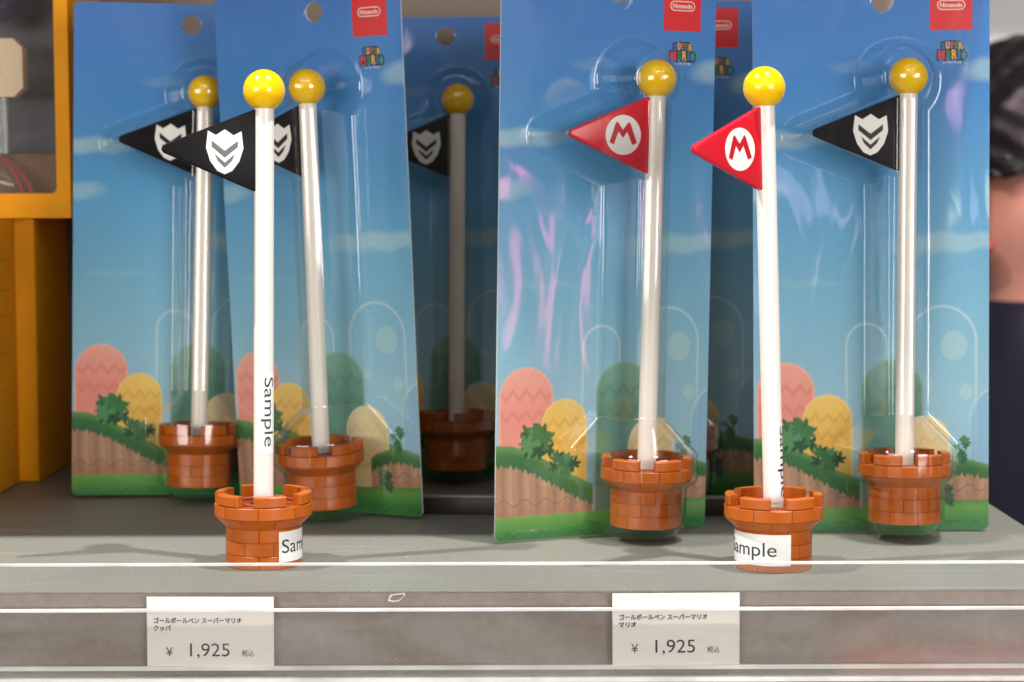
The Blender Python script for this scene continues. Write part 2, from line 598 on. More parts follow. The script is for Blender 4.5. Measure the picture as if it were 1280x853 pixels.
bm = bmesh.new()
sl = [(-0.0030, -0.0012), (-0.0020, 0.0012), (0.0032, 0.0018), (0.0034, 0.0008), (0.0012, -0.0012), (-0.0012, -0.0016)]
sl_in = [(x * 0.86 + 0.0001, z * 0.76) for x, z in sl]
va = [bm.verts.new((-0.0440 + x, yb - 0.00235, -0.0018 + z)) for x, z in sl]
vb = [bm.verts.new((-0.0440 + x, yb - 0.00235, -0.0018 + z)) for x, z in sl_in]
for i in range(len(sl)):
    j = (i + 1) % len(sl)
    bm.faces.new((va[i], va[j], vb[j], vb[i]))
o = mesh_obj('scuff_mark', bm_mesh('scuff_mark', bm), 'edge', rail)
o.matrix_parent_inverse = rail.matrix_world.inverted()


def price_tag(x0, x1, z0, z1, tilt, line2, label):
    y = yb - 0.0026
    t = empty('price_tag', Matrix.Translation(((x0 + x1) / 2, y, z0)) @ Matrix.Rotation(tilt, 4, 'Y'), label, 'price tag',
              'price tags in the clear rail')
    w, h = x1 - x0, z1 - z0
    bm = box_bm(-w / 2, w / 2, -0.00035, 0.0, 0, h)
    mesh_obj('paper_card', bm_mesh('paper_card', bm), 'paper', t)
    k = w / 160.0        # metres per photograph pixel on the tag
    def put(name, s, cx, cz, tw, th, off=0.0):
        me = fit_text(text_mesh(s, 0.01, offset=off, res=6), (cx - 80) * k, h - cz * k, tw * k, th * k if th else None, -0.00042)
        mesh_obj(name, me, 'ink', t)
    put('product_line', 'ゴールポールペン スーパーマリオ', 64, 30, 111, 7.8, 0.00035)
    put('product_line', line2, 8 + len(line2) * 3.7, 40, len(line2) * 7.4, 7.4, 0.00035)
    put('yen_sign', '¥', 28, 70, 9, 11.5, 0.0)
    put('price_figures', '1,925', 79, 69, 50, 19.5, 0.0)
    put('tax_note', '税込', 127, 72, 15.5, 8.4, 0.00008)
    return t


price_tag(-0.1380, -0.0902, -0.0276, -0.0012, 0.004, 'クッパ', 'price tag reading 1,925 below the pen with the black flag')
price_tag(0.0376, 0.0855, -0.0276, -0.0003, -0.004, 'マリオ', 'price tag reading 1,925 below the pen with the red flag')

# ------------------------------------------------------------------ the pen with its brick turret
R_BODY, R_RIM = 0.0154, 0.0198
Z1, Z2, Z3, Z4 = 0.0163, 0.0206, 0.0255, 0.0299     # body top, flare top, band top, merlon top
PEN_H = 0.2
BALL_R = 0.00835
BALL_Z = PEN_H - BALL_R
POLE_R = 0.0040


def ang(a):      # angle measured from the front (-y) towards +x
    return math.sin(a), -math.cos(a)


def brick_mesh(name, a0, a1, z0, z1, r0, r1, thick, gap_a, gap_z, ch, n=4):
    """one moulded block: r0 outer radius at z0, r1 at z1"""
    a0 += gap_a
    a1 -= gap_a
    z0 += gap_z
    z1 -= gap_z
    bm = bmesh.new()
    ca = ch / max(r0, r1)
    angs = [a0, a0 + ca] + [a0 + ca + (a1 - a0 - 2 * ca) * i / n for i in range(1, n)] + [a1 - ca, a1]
    rows = []
    for i, a in enumerate(angs):
        e = ch if i in (0, len(angs) - 1) else 0.0
        s, c = ang(a)
        prof = [(r0 - thick, z0), (r0 - ch - e * 0.3, z0), (r0 - e, z0 + ch), (r1 - e, z1 - ch), (r1 - ch - e * 0.3, z1), (r1 - thick, z1)]
        rows.append([bm.verts.new((r * s, r * c, z)) for r, z in prof])
    for p, q in zip(rows, rows[1:]):
        for i in range(6):
            bm.faces.new((p[i], p[(i + 1) % 6], q[(i + 1) % 6], q[i]))
    bm.faces.new(rows[0])
    bm.faces.new(rows[-1][::-1])
    return bm_mesh(name, bm, smooth=True, m='brick', angle=28)


D = math.radians
GA, GZ, CH = 0.00010, 0.00010, 0.00018
turret_bricks = []       # (name, mesh, rotation about z)
cz = [0.0, Z1 / 3, 2 * Z1 / 3, Z1]
for c, off in ((0, 0.6), (1, 22.5), (2, 0.6)):
    me = brick_mesh('brick', 0, D(45), cz[c], cz[c + 1], R_BODY, R_BODY, 0.0012, GA / R_BODY, GZ, CH)
    turret_bricks += [('brick', me, D(off + 45 * k)) for k in range(8)]
me = brick_mesh('flare_brick', 0, D(45), Z1, Z2, R_BODY + 0.0002, R_RIM - 0.0002, 0.0012, GA / R_RIM, 0.00006, 0.0002)
turret_bricks += [('flare_brick', me, D(22.5 + 45 * k)) for k in range(8)]
me = brick_mesh('rim_brick', 0, D(45), Z2, Z3, R_RIM, R_RIM, 0.0012, GA / R_RIM, 0.00006, CH)
turret_bricks += [('rim_brick', me, D(1.4 + 45 * k)) for k in range(8)]
me = brick_mesh('merlon', D(-20), D(20), Z3, Z4, R_RIM - 0.0003, R_RIM - 0.0003, 0.0036, 0.0, 0.0, 0.00045)
# the merlon meets the rim in a fine seam: sink it a hair
me.transform(Matrix.Translation((0, 0, 0.00012)))
turret_bricks += [('merlon', me, D(16 + 60 * k)) for k in range(6)]

core_me = bm_mesh('turret_core', lathe_bm([
    (R_BODY - 0.0008, 0.00005), (R_BODY - 0.0004, 0.0003), (R_BODY - 0.0004, Z1), (R_RIM - 0.0006, Z2), (R_RIM - 0.0004, Z3 - 0.0003),
    (R_RIM - 0.0007, Z3), (R_RIM - 0.0052, Z3), (R_RIM - 0.0055, Z3 - 0.0003), (R_RIM - 0.0056, Z3 - 0.0016), (R_RIM - 0.0062, Z3 - 0.0019),
    (0.0085, Z3 - 0.0019), (0.0082, Z3 - 0.0006), (0.0052, Z3 - 0.0006), (0.0050, Z3 - 0.0030)], 72, cap1=True), smooth=True, m='groove', angle=35)

pole_me = bm_mesh('pole', lathe_bm([(POLE_R - 0.0006, 0.0226), (POLE_R, 0.0232), (POLE_R, BALL_Z - 0.004), (POLE_R - 0.0005, BALL_Z - 0.0035)], 48), smooth=True, m='white', angle=40)
bm = bmesh.new()
bmesh.ops.create_uvsphere(bm, u_segments=48, v_segments=32, radius=BALL_R)
bmesh.ops.translate(bm, vec=(0, 0, BALL_Z), verts=bm.verts)
ball_me = bm_mesh('ball', bm, smooth=True, m='yellow')

# flag: rounded triangle in the x,z plane, hoist along the pole, tip towards -x
FL, FZ0, FZ1 = 0.0385, 0.1510, 0.1842


def rounded_poly(pts, radii, n=6):
    out = []
    m_ = len(pts)
    for i in range(m_):
        p = Vector(pts[i])
        a = (Vector(pts[i - 1]) - p).normalized()
        b = (Vector(pts[(i + 1) % m_]) - p).normalized()
        th = math.acos(max(-1, min(1, a.dot(b))))
        r = radii[i]
        d = r / math.tan(th / 2)
        cdir = (a + b).normalized()
        cen = p + cdir * (r / math.sin(th / 2))
        t0, t1 = p + a * d, p + b * d
        v0, v1 = t0 - cen, t1 - cen
        an0 = math.atan2(v0.y, v0.x)
        an1 = math.atan2(v1.y, v1.x)
        da = (an1 - an0 + PI) % (2 * PI) - PI
        for k in range(n + 1):
            an = an0 + da * k / n
            out.append((cen.x + r * math.cos(an), cen.y + r * math.sin(an)))
    return out


x_h = -POLE_R + 0.0006
flag_pts = rounded_poly([(x_h, FZ1), (x_h - FL - 0.0022, (FZ0 + FZ1) / 2), (x_h, FZ0)], [0.0006, 0.0019, 0.0006], 8)
flag_bm_pts = flag_pts
flag_black_me = bm_mesh('flag', poly_prism_bm(flag_pts, -0.0014, 0.0014, 0.0005, 3), smooth=True, m='black', angle=50)
flag_red_me = bm_mesh('flag', poly_prism_bm(flag_pts, -0.0014, 0.0014, 0.0005, 3), smooth=True, m='red', angle=50)
EX, EZ, ER = x_h - 0.0128, (FZ0 + FZ1) / 2 - 0.0002, 0.0084
YF = -0.00146


def flat_poly(name, polys, y, m):
    bm = bmesh.new()
    for pts in polys:
        bm.faces.new([bm.verts.new((x, y, z)) for x, z in pts])
    bmesh.ops.triangulate(bm, faces=bm.faces[:])
    me = bpy.data.meshes.new(name)
    bm.to_mesh(me)
    bm.free()
    me.materials.append(M[m])
    return me


disc_me = flat_poly('emblem_disc', [[(EX + ER * math.cos(2 * PI * i / 48), EZ + ER * math.sin(2 * PI * i / 48)) for i in range(48)]], YF, 'emblem')
# letter M with splayed feet
mp = [(-0.82, -0.40), (-0.475, 0.62), (-0.36, 0.69), (-0.03, 0.27), (0.30, 0.69), (0.41, 0.62), (0.82, -0.40), (0.55, -0.52), (0.23, 0.17), (-0.03, -0.16), (-0.29, 0.17), (-0.56, -0.52)]
letter_me = flat_poly('emblem_letter', [[(EX + x * ER * 0.95, EZ + z * ER * 0.95) for x, z in mp]], YF - 0.00006, 'emblem_red')
# plain crest: a white shield with dark bars
sh = [(-0.72, 0.80), (-0.38, 0.62), (0.0, 0.86), (0.38, 0.62), (0.72, 0.80), (0.80, 0.1), (0.62, -0.45), (0.32, -0.84), (0.0, -0.98), (-0.32, -0.84), (-0.62, -0.45), (-0.80, 0.1)]
shield_me = flat_poly('emblem_crest', [[(EX + x * ER * 1.12, EZ + z * ER * 1.15) for x, z in sh]], YF, 'emblem')
bars = [[(-0.56, 0.40), (0.0, -0.02), (0.56, 0.40), (0.56, 0.14), (0.0, -0.30), (-0.56, 0.14)],
        [(-0.44, -0.14), (0.0, -0.50), (0.44, -0.14), (0.30, -0.44), (0.0, -0.72), (-0.30, -0.44)]]
crest_bar_me = flat_poly('emblem_bars', [[(EX + x * ER * 1.12, EZ + z * ER * 1.15) for x, z in b] for b in bars], YF - 0.00006, 'emblem_black')


def make_pen(mw, kind, turret_rot, tiltx, tilty, flag_rot, label, group):
    root = empty('novelty_pen', mw, label, 'pen', group)
    tr = mesh_obj('turret', core_me, None, root, Matrix.Rotation(turret_rot, 4, 'Z'))
    for nm, bme, rz in turret_bricks:
        mesh_obj(nm, bme, None, tr, Matrix.Rotation(rz, 4, 'Z'))
    piv = Matrix.Translation((0, 0, 0.0236))
    st = piv @ Matrix.Rotation(tiltx, 4, 'Y') @ Matrix.Rotation(tilty, 4, 'X') @ piv.inverted()
    mesh_obj('pole', pole_me, None, root, st)
    mesh_obj('ball', ball_me, None, root, st)
    fl = mesh_obj('flag', flag_red_me if kind == 'red' else flag_black_me, None, root, st @ Matrix.Rotation(flag_rot, 4, 'Z'))
    if kind == 'red':
        mesh_obj('emblem_disc', disc_me, None, fl)
        mesh_obj('emblem_letter', letter_me, None, fl)
    else:
        mesh_obj('emblem_crest', shield_me, None, fl)
        mesh_obj('emblem_bars', crest_bar_me, None, fl)
    return root, st


def bend(me, R, horizontal=True):
    """wraps a flat (x,z) mesh round a vertical cylinder; x is arc length from the front"""
    bm = bmesh.new()
    bm.from_mesh(me)
    xs = [v.co.x for v in bm.verts]
    x = min(xs)
    step = R * 0.09
    while x < max(xs):
        x += step
        bmesh.ops.bisect_plane(bm, geom=bm.verts[:] + bm.edges[:] + bm.faces[:], plane_co=(x, 0, 0), plane_no=(1, 0, 0))
    for v in bm.verts:
        s, c = ang(v.co.x / R)
        v.co = Vector((R * s, R * c, v.co.z))
    bm.to_mesh(me)
    bm.free()
    me.update()
    return me


def rect_mesh(x0, x1, z0, z1):
    return flat_poly('sticker', [rounded_poly([(x0, z1), (x0, z0), (x1, z0), (x1, z1)], [0.0004] * 4, 3)], 0.0, 'sticker')


def turret_sticker(root, a0, a1, z0, z1, t0, t1):
    R = R_BODY + 0.00012
    o = mesh_obj('turret_sticker', bend(rect_mesh(D(a0) * R, D(a1) * R, z0, z1), R), None, root)
    me = fit_text(text_mesh('Sample', 0.01, res=6), D((t0 + t1) / 2) * R, (z0 + z1) / 2 - 0.0006, D(t1 - t0) * R, 0.0072)
    mesh_obj('sticker_lettering', bend(me, R + 0.00012), 'ink_blue', o)


def pole_sticker(root, st, a0, a1, z0, z1, t0, t1, tz0, tz1):
    R = POLE_R + 0.00008
    o = mesh_obj('pole_sticker', bend(rect_mesh(D(a0) * R, D(a1) * R, z0, z1), R), None, root, st)
    me = text_mesh('Sample', 0.01, res=6)
    me.transform(Matrix.Rotation(-PI / 2, 4, 'Z'))       # reads downwards
    me = fit_text(me, D((t0 + t1) / 2) * R, (tz0 + tz1) / 2, D(t1 - t0) * R, tz1 - tz0)
    mesh_obj('sticker_lettering', bend(me, R + 0.00008), 'ink_blue', o, None)


SG = 'sample pens on show'
p1, s1 = make_pen(Matrix.Translation((-0.1013, -0.0055, 0.0)), 'black', 0.0, 0.014, 0.0, D(20),
                  'unpacked sample pen with black flag and Sample sticker on its orange turret', SG)
turret_sticker(p1, 30, 150, 0.0028, 0.0152, 35, 128)
pole_sticker(p1, s1, -38, 100, 0.0455, 0.0785, -8, 74, 0.0485, 0.0765)
p2, s2 = make_pen(Matrix.Translation((0.1049, -0.0150, 0.0)), 'red', D(12.5), -0.0288, 0.0, D(40),
                  'unpacked sample pen with red flag and white round letter emblem', SG)
turret_sticker(p2, -108, 18.7, 0.0030, 0.0154, -98, -3)
pole_sticker(p2, s2, -32, 100, 0.0265, 0.0580, 22, 104, 0.0285, 0.0570)

# ------------------------------------------------------------------ printed card artwork (flat print as ink colour per vertex)
CW, CHT = 0.104, 0.2435
HX, HZ, HR = 0.005, 0.2334, 0.0047
CR = 0.0028


def shape_grid(nx, nz):
    """vertex grid over the card with rounded corners and the hanger hole cut out"""
    xs = np.linspace(-CW / 2, CW / 2, nx)
    zs = np.linspace(0, CHT, nz)
    X, Z = np.meshgrid(xs, zs)
    X = X.copy()
    Z = Z.copy()
    step = CW / (nx - 1)
    d = np.hypot(X - HX, Z - HZ)
    near = (np.abs(d - HR) < step * 0.72)
    k = HR / np.maximum(d, 1e-9)
    Xs, Zs = HX + (X - HX) * k, HZ + (Z - HZ) * k
    inside_hole = (d < HR) & ~near
    X = np.where(near, Xs, X)
    Z = np.where(near, Zs, Z)
    cxx = CW / 2 - CR
    for sx in (-1, 1):
        for zc in (CR, CHT - CR):
            m_ = (X * sx > cxx) & ((Z < CR) if zc == CR else (Z > CHT - CR))
            dx, dz = X - sx * cxx, Z - zc
            dd = np.hypot(dx, dz)
            over = m_ & (dd > CR)
            f = np.where(over, CR / np.maximum(dd, 1e-9), 1)
            X = np.where(over, sx * cxx + dx * f, X)
            Z = np.where(over, zc + dz * f, Z)
    idx = np.arange(nx * nz).reshape(nz, nx)
    q = np.stack([idx[:-1, :-1], idx[:-1, 1:], idx[1:, 1:], idx[1:, :-1]], -1).reshape(-1, 4)
    bad = inside_hole.ravel()
    q = q[~bad[q].any(1)]
    # quads that only span the snapped ring lie across the hole
    cxq = X.ravel()[q].mean(1) - HX
    czq = Z.ravel()[q].mean(1) - HZ
    q = q[np.hypot(cxq, czq) > HR * 0.985]
    return X, Z, q


def grid_mesh(name, X, Y, Z, q):
    used = np.unique(q)
    remap = -np.ones(X.size, int)
    remap[used] = np.arange(len(used))
    q = remap[q]
    me = bpy.data.meshes.new(name)
    me.vertices.add(len(used))
    me.vertices.foreach_set('co', np.stack([X.ravel()[used], Y.ravel()[used], Z.ravel()[used]], 1).ravel())
    me.loops.add(q.size)
    me.loops.foreach_set('vertex_index', q.ravel())
    me.polygons.add(len(q))
    me.polygons.foreach_set('loop_start', np.arange(0, q.size, 4))
    me.polygons.foreach_set('use_smooth', np.ones(len(q), bool))
    me.update(calc_edges=True)
    me.validate()
    return me, used


def paint(X, Z):
    rng = np.random.default_rng(3)
    mm = 1000.0
    x, z = X * mm, Z * mm

    def L(c):
        return np.array(lin(c))

    def lerp(a, b, t):
        return a + (b - a) * t[..., None]
    stops = [(0, (166, 206, 220)), (60, (152, 198, 220)), (100, (128, 188, 218)), (150, (92, 165, 214)), (195, (70, 141, 210)), (244, (74, 128, 206))]
    zz = [s for s, _ in stops]
    col = np.stack([np.interp(z, zz, [L(c)[i] for _, c in stops]) for i in range(3)], -1)

    def blend(mask, c):
        nonlocal col
        c = np.asarray(c)
        if c.ndim == 1:
            c = np.broadcast_to(c, col.shape)
        col = col + (c - col) * np.clip(mask, 0, 1)[..., None]

    def aa(d, w=0.25):          # signed distance (mm, negative inside) to coverage
        return np.clip(0.5 - d / (2 * w), 0, 1)

    def smooth_noise(sc, seed):
        r = np.random.default_rng(seed)
        t = np.zeros_like(x)
        for k in range(5):
            a, b, p = r.normal(0, sc), r.normal(0, sc), r.uniform(0, 6.3)
            t += np.sin(a * x + b * z + p)
        return t / 5
    # soft clouds
    for cx, cz_, sx, sz, am in ((-44, 173, 26, 4.5, .5), (-50, 151, 15, 5, .38), (40, 128, 34, 4.5, .42), (24, 124, 20, 2.5, .2), (52, 203, 13, 6, .45), (-8, 205, 12, 3, .12), (-30, 110, 20, 2.0, .12)):
        e = ((x - cx) / sx) ** 2 + ((z - cz_ + 0.6 * np.sin(x * .35)) / sz) ** 2
        blend(am * np.clip(1.25 - e, 0, 1) ** 1.2, L((196, 224, 222)))

    def arch(cx, top, hw, seed=None):
        """distance to a round-topped hill"""
        dz = z - (top - hw * 1.05)
        d = np.where(dz > 0, np.hypot((x - cx), dz / 1.05) - hw, np.abs(x - cx) - hw)
        return d

    # pale see-through hills behind
    for cx, top, hw, am in ((31.4, 99.4, 15, .16), (58.5, 64, 14.5, .25), (-2, 92, 9, .10)):
        d = arch(cx, top, hw)
        blend(am * aa(d, .3), L((150, 205, 225)) if cx < 50 else L((84, 146, 206)))
        blend(.55 * np.exp(-(d / .55) ** 2) * np.clip((z - 30) / 40, .2, 1), L((214, 234, 232)))
    for cx, cz_, r in ((36.7, 82, 5.8), (42.0, 61.5, 2.9), (25, 66, 2.2)):
        blend(.42 * aa(np.hypot(x - cx, (z - cz_) / 1.12) - r, .3), L((190, 222, 214)))

    def hill(cx, top, hw, base, dark, light, zig):
        d = arch(cx, top, hw)
        m_ = aa(d)
        body = np.broadcast_to(L(base), col.shape)
        t = np.clip((z - (top - hw * 1.7)) / (hw * 1.7), 0, 1)
        body = lerp(body, L(light), t * .55)
        ph = np.abs(((x - cx) / zig) % 1 - .5) * 2
        for b0 in (0.95, 1.65):
            dz = z - (top - hw * b0) - (ph - .5) * zig * .62
            body = lerp(body, L(dark), aa(np.abs(dz) - zig * .20, .3) * .5)
        blend(m_, body)
        blend(.6 * np.exp(-((d + .35) / .45) ** 2), L(light))
    hill(9.3, 76.1, 13.6, (96, 148, 128), (88, 138, 120), (150, 196, 176), 7)
    hill(23.6, 50.9, 11.5, (226, 206, 150), (214, 192, 132), (244, 230, 188), 6)
    hill(-37.9, 74.9, 12.8, (232, 150, 138), (220, 128, 118), (246, 190, 172), 6.4)
    hill(-19.4, 60.6, 11.0, (232, 190, 92), (216, 158, 66), (246, 216, 130), 5.5)

    # right cliff and left cliff: dirt with pale columns, then grass with a leafy fringe
    def cliff(xa, xb, topf, grass_t, base):
        tp = topf(x)
        ina = aa(xa - x, .3) * aa(x - xb, .3)
        dirt = np.broadcast_to(L((178, 138, 108)), col.shape)
        col_w = 8.2
        ph = ((x - xa) / col_w + .03 * np.sin(z * .3)) % 1
        dirt = lerp(dirt, L((154, 122, 102)), np.exp(-((ph - .5) / .13) ** 2))
        dirt = lerp(dirt, L((198, 160, 128)), np.exp(-((ph - .98) / .16) ** 2) * .7)
        wv = z - (base + 6.2 + 1.4 * np.sin(x * .62))
        dirt = lerp(dirt, L((132, 98, 84)), np.exp(-(wv / .35) ** 2) * .8)
        dirt = lerp(dirt, L((168, 112, 92)), np.clip(-wv / 4, 0, 1) * .5)
        blend(ina * aa(z - tp + grass_t * .5) * aa(base - z), dirt)
        fringe = grass_t + .9 * np.abs(((x / 2.3) % 1) - .5) * 2 * 1.6 + .5 * np.sin(x * 1.7)
        g = np.broadcast_to(L((62, 122, 66)), col.shape)
        t = np.clip((tp - z) / grass_t, 0, 1)
        g = lerp(g, L((116, 160, 92)), np.clip(1 - t * 2.2, 0, 1) * .8)
        tick = np.abs((((x + z * .3) / 1.9) % 1) - .5) * 2
        g = lerp(g, L((40, 98, 60)), np.clip(t * 1.4 - tick * .8, 0, 1) * .7)
        blend(ina * aa(z - tp) * aa(tp - fringe - z, .3), g)
    cliff(-52.5, -5, lambda v: np.interp(v, [-52, -44, -34, -22, -12, -5], [41.5, 41, 37.5, 31, 25.5, 22.5]), 8.5, 9.9)
    cliff(25, 52.5, lambda v: np.interp(v, [22, 28, 36, 44, 52], [24, 28.5, 31, 31.2, 29]), 6.0, 12.6)
    # lawn
    lt = 10.0 + np.interp(x, [-52, 0, 20, 52], [0, .6, 2.6, 3.6]) + .25 * np.sin(x * .5)
    lawn = np.broadcast_to(L((112, 168, 76)), col.shape)
    t = np.clip((lt - z) / 9, 0, 1)
    lawn = lerp(lawn, L((48, 128, 56)), t)
    lawn = lerp(lawn, L((60, 120, 50)), np.clip((x - 8) / 6, 0, 1) * np.clip(1 - (lt - z) / 3, 0, 1) * .7)
    blend(aa(z - lt), lawn)
    ph = np.abs(((x / 5.4 + .18 * np.sin(x * .21)) % 1) - .5) * 2
    gate = np.clip(.5 + .9 * np.sin(x * .42 + .8), .0, 1)
    dzz = z - (1.2 + 2.6 * (1 - ph))
    blend(.8 * gate * np.exp(-(dzz / .32) ** 2), L((26, 74, 40)))
    blend(.35 * aa(dzz), L((40, 112, 54)))

    # bushes and small trees: many leaves
    def leaf(cx, cz_, a, ln, wd, c):
        u = (x - cx) * math.cos(a) + (z - cz_) * math.sin(a)
        v = -(x - cx) * math.sin(a) + (z - cz_) * math.cos(a)
        sl = (np.abs(u - ln / 2) < ln) & (np.abs(v) < wd * 2)
        if not sl.any():
            return
        t = np.clip(u / ln, 0, 1)
        half = wd * np.sqrt(np.clip(np.sin(t * PI), 0, 1))
        d = np.where((u > 0) & (u < ln), np.abs(v) - half, 1)
        blend(aa(d, .2) * sl, L(c))
        blend(.5 * np.exp(-(v / .18) ** 2) * ((u > .1 * ln) & (u < .8 * ln)), np.asarray(L(c)) * .7)
    greens = [(46, 104, 66), (62, 124, 76), (36, 86, 60), (84, 146, 92)]

    def bush(cx, cz_, sx, sz, n, ln):
        for i in range(n):
            px = cx + rng.normal(0, sx * .42)
            pz = cz_ + rng.uniform(-.9, .75) * sz
            base = rng.uniform(0, 6.3)
            c = greens[rng.integers(0, 3) if i < n * .6 else rng.integers(1, 4)]
            for k in range(6):
                leaf(px, pz, base + k * PI / 3 + rng.normal(0, .15), ln * rng.uniform(.8, 1.2), ln * .23, c)
    bush(-33.5, 42.5, 7.5, 6.5, 20, 4.2)
    bush(-17.5, 33.5, 6.0, 4.5, 13, 3.2)
    bush(40, 36, 3.6, 6.0, 14, 2.0)
    bush(33, 17, 3.2, 6.0, 14, 2.0)
    # fine print grain
    col = np.clip(col * (1 + .03 * rng.normal(size=x.shape))[..., None], 0, 1)
    return col


NX, NZ = 251, 587
X, Z, q = shape_grid(NX, NZ)
art = paint(X, Z)
YA = -0.00038
art_me, used = grid_mesh('printed_artwork', X, np.full_like(X, YA), Z, q)
ca = art_me.color_attributes.new('ink', 'FLOAT_COLOR', 'POINT')
rgba = np.ones((len(used), 4))
rgba[:, :3] = art.reshape(-1, 3)[used]
ca.data.foreach_set('color', rgba.ravel())
art_me.materials.append(M['print'])

# white board behind the print
outline = rounded_poly([(-CW / 2, CHT), (-CW / 2, 0), (CW / 2, 0), (CW / 2, CHT)], [CR] * 4, 6)
hole = [(HX + HR * math.cos(2 * PI * i / 40), HZ + HR * math.sin(2 * PI * i / 40)) for i in range(40)]


def board_mesh(y0, y1, m):
    bm = bmesh.new()
    def ring(pts, y):
        vs = [bm.verts.new((x, y, z)) for x, z in pts]
        return vs, [bm.edges.new((vs[i], vs[(i + 1) % len(vs)])) for i in range(len(vs))]
    a, ea = ring(outline, y0)
    b, eb = ring(hole, y0)
    bmesh.ops.triangle_fill(bm, edges=ea + eb, use_beauty=True)
    bad = [f for f in bm.faces if (f.calc_center_median() - Vector((HX, y0, HZ))).length < HR * 0.95]
    bmesh.ops.delete(bm, geom=bad, context='FACES_ONLY')
    r = bmesh.ops.extrude_face_region(bm, geom=bm.faces[:])
    bmesh.ops.translate(bm, vec=(0, y1 - y0, 0), verts=[g for g in r['geom'] if isinstance(g, bmesh.types.BMVert)])
    return bm_mesh('backing_card', bm, m=m)


board_me = board_mesh(-0.00033, 0.00033, 'board')

# blister: one clear sheet drawn over flag, ball, pole and turret
PXT, ZPT, PZT = 0.0107, 0.0200, 0.0070      # pen foot in the pack: x, distance from the card, height
PXB, ZPB = 0.0124, 0.0195
BNX, BNZ = 201, 471
BX, BZ_, bq = shape_grid(BNX, BNZ)
st_ = CW / (BNX - 1)
gx = np.linspace(-CW / 2, CW / 2, BNX)[None, :] + 0 * np.linspace(0, CHT, BNZ)[:, None]
gz = np.linspace(0, CHT, BNZ)[:, None] + 0 * gx


def seg_poly_sdf(px, pz, pts):
    d = np.full(px.shape, 1e9)
    inside = np.zeros(px.shape, bool)
    n = len(pts)
    for i in range(n):
        ax, az = pts[i]
        bx, bz = pts[(i + 1) % n]
        ex, ez = bx - ax, bz - az
        t = np.clip(((px - ax) * ex + (pz - az) * ez) / (ex * ex + ez * ez), 0, 1)
        d = np.minimum(d, np.hypot(px - ax - t * ex, pz - az - t * ez))
        c = ((az > pz) != (bz > pz)) & (px < (bx - ax) * (pz - az) / (bz - az + 1e-12) + ax)
        inside ^= c
    return np.where(inside, -d, d)


def wall_h(d, h, w):
    t = np.clip(1 - d / w, 0, 1)
    return h * (t ** 1.25)


fz = PZT
flag_sd = seg_poly_sdf(gx, gz, [(PXB - 0.002, FZ1 + fz), (PXB - FL - 0.004, (FZ0 + FZ1) / 2 + fz), (PXB - 0.002, FZ0 + fz)])
H = wall_h(flag_sd - 0.0028, 0.0226, 0.0058)
pole_sd = np.maximum(np.maximum(PXB - 0.0095 - gx, gx - PXB - 0.0062), np.maximum(0.035 - gz, gz - 0.2))
H = np.maximum(H, wall_h(pole_sd - 0.0, 0.0215, 0.0052))
dp = np.abs(gx - PXB + (0.2 - gz) * 0.008)
H = np.maximum(H, np.where((dp < 0.006) & (gz < 0.2) & (gz > 0.036), 0.0185 + np.sqrt(np.clip(0.0066 ** 2 - dp ** 2, 0, None)), 0))
ball_sd = np.hypot(gx - PXB + 0.0012, gz - (BALL_Z + fz)) - BALL_R
H = np.maximum(H, wall_h(ball_sd - 0.0028, 0.0215, 0.0068))
rb = np.hypot(gx - PXB, gz - (BALL_Z + fz))
H = np.maximum(H, np.where(rb < 0.0098, ZPB + np.sqrt(np.clip(0.0104 ** 2 - rb ** 2, 0, None)), 0))
Rz = np.interp(gz, [0, .004, .0062, .0072, .0235, .0272, .0388, .052, .0535], [.0118, .0132, .0150, .0170, .0172, .0216, .0216, .0085, .0])
dx = np.abs(gx - PXT)
front = ZPT + np.sqrt(np.clip(Rz ** 2 - dx ** 2, 0, None))
ht = np.where(dx < Rz, front, wall_h(dx - Rz, ZPT, 0.0038))
ht = ht * np.clip(gz / 0.0018, 0, 1) * (Rz > 0)
H = np.maximum(H, ht)
k = np.exp(-0.5 * (np.arange(-3, 4) / 0.85) ** 2)
k /= k.sum()
for ax in (0, 1):
    P_ = np.pad(H, [(3, 3) if a == ax else (0, 0) for a in (0, 1)], mode='edge')
    H = sum(k[i] * (P_[i:i + H.shape[0], :] if ax == 0 else P_[:, i:i + H.shape[1]]) for i in range(7))
bead = np.minimum(np.minimum(flag_sd - 0.0082, pole_sd - 0.0050), ball_sd - 0.0092)
bead = np.minimum(bead, np.where((gz < 0.052) & (gz > 0.003), dx - Rz - 0.0040, 1.0))
H += 0.00055 * np.exp(-(bead / 0.00085) ** 2) * np.clip(gz / 0.004, 0, 1)
H[0, :] = 0
# the flat flange is never quite flat: gentle warps of the sheet
H += 0.00045 + 0.00025 * np.sin(gx * 70 + gz * 31) * np.sin(gz * 44 - gx * 20) * (gz > 0.004)
film_me, _ = grid_mesh('blister', BX, -H - 0.0004, BZ_, bq)
film_me.materials.append(M['film'])

# red label and title on the card
YL = YA - 0.00006
LX0, LX1, LZ0, LZ1 = 0.0258, 0.0444, 0.2207, 0.2400
label_me = flat_poly('red_label', [[(LX0, LZ1), (LX0, LZ0), (LX1, LZ0), (LX1, LZ1)]], YL, 'label')
cxl, czl = (LX0 + LX1) / 2, 0.2316


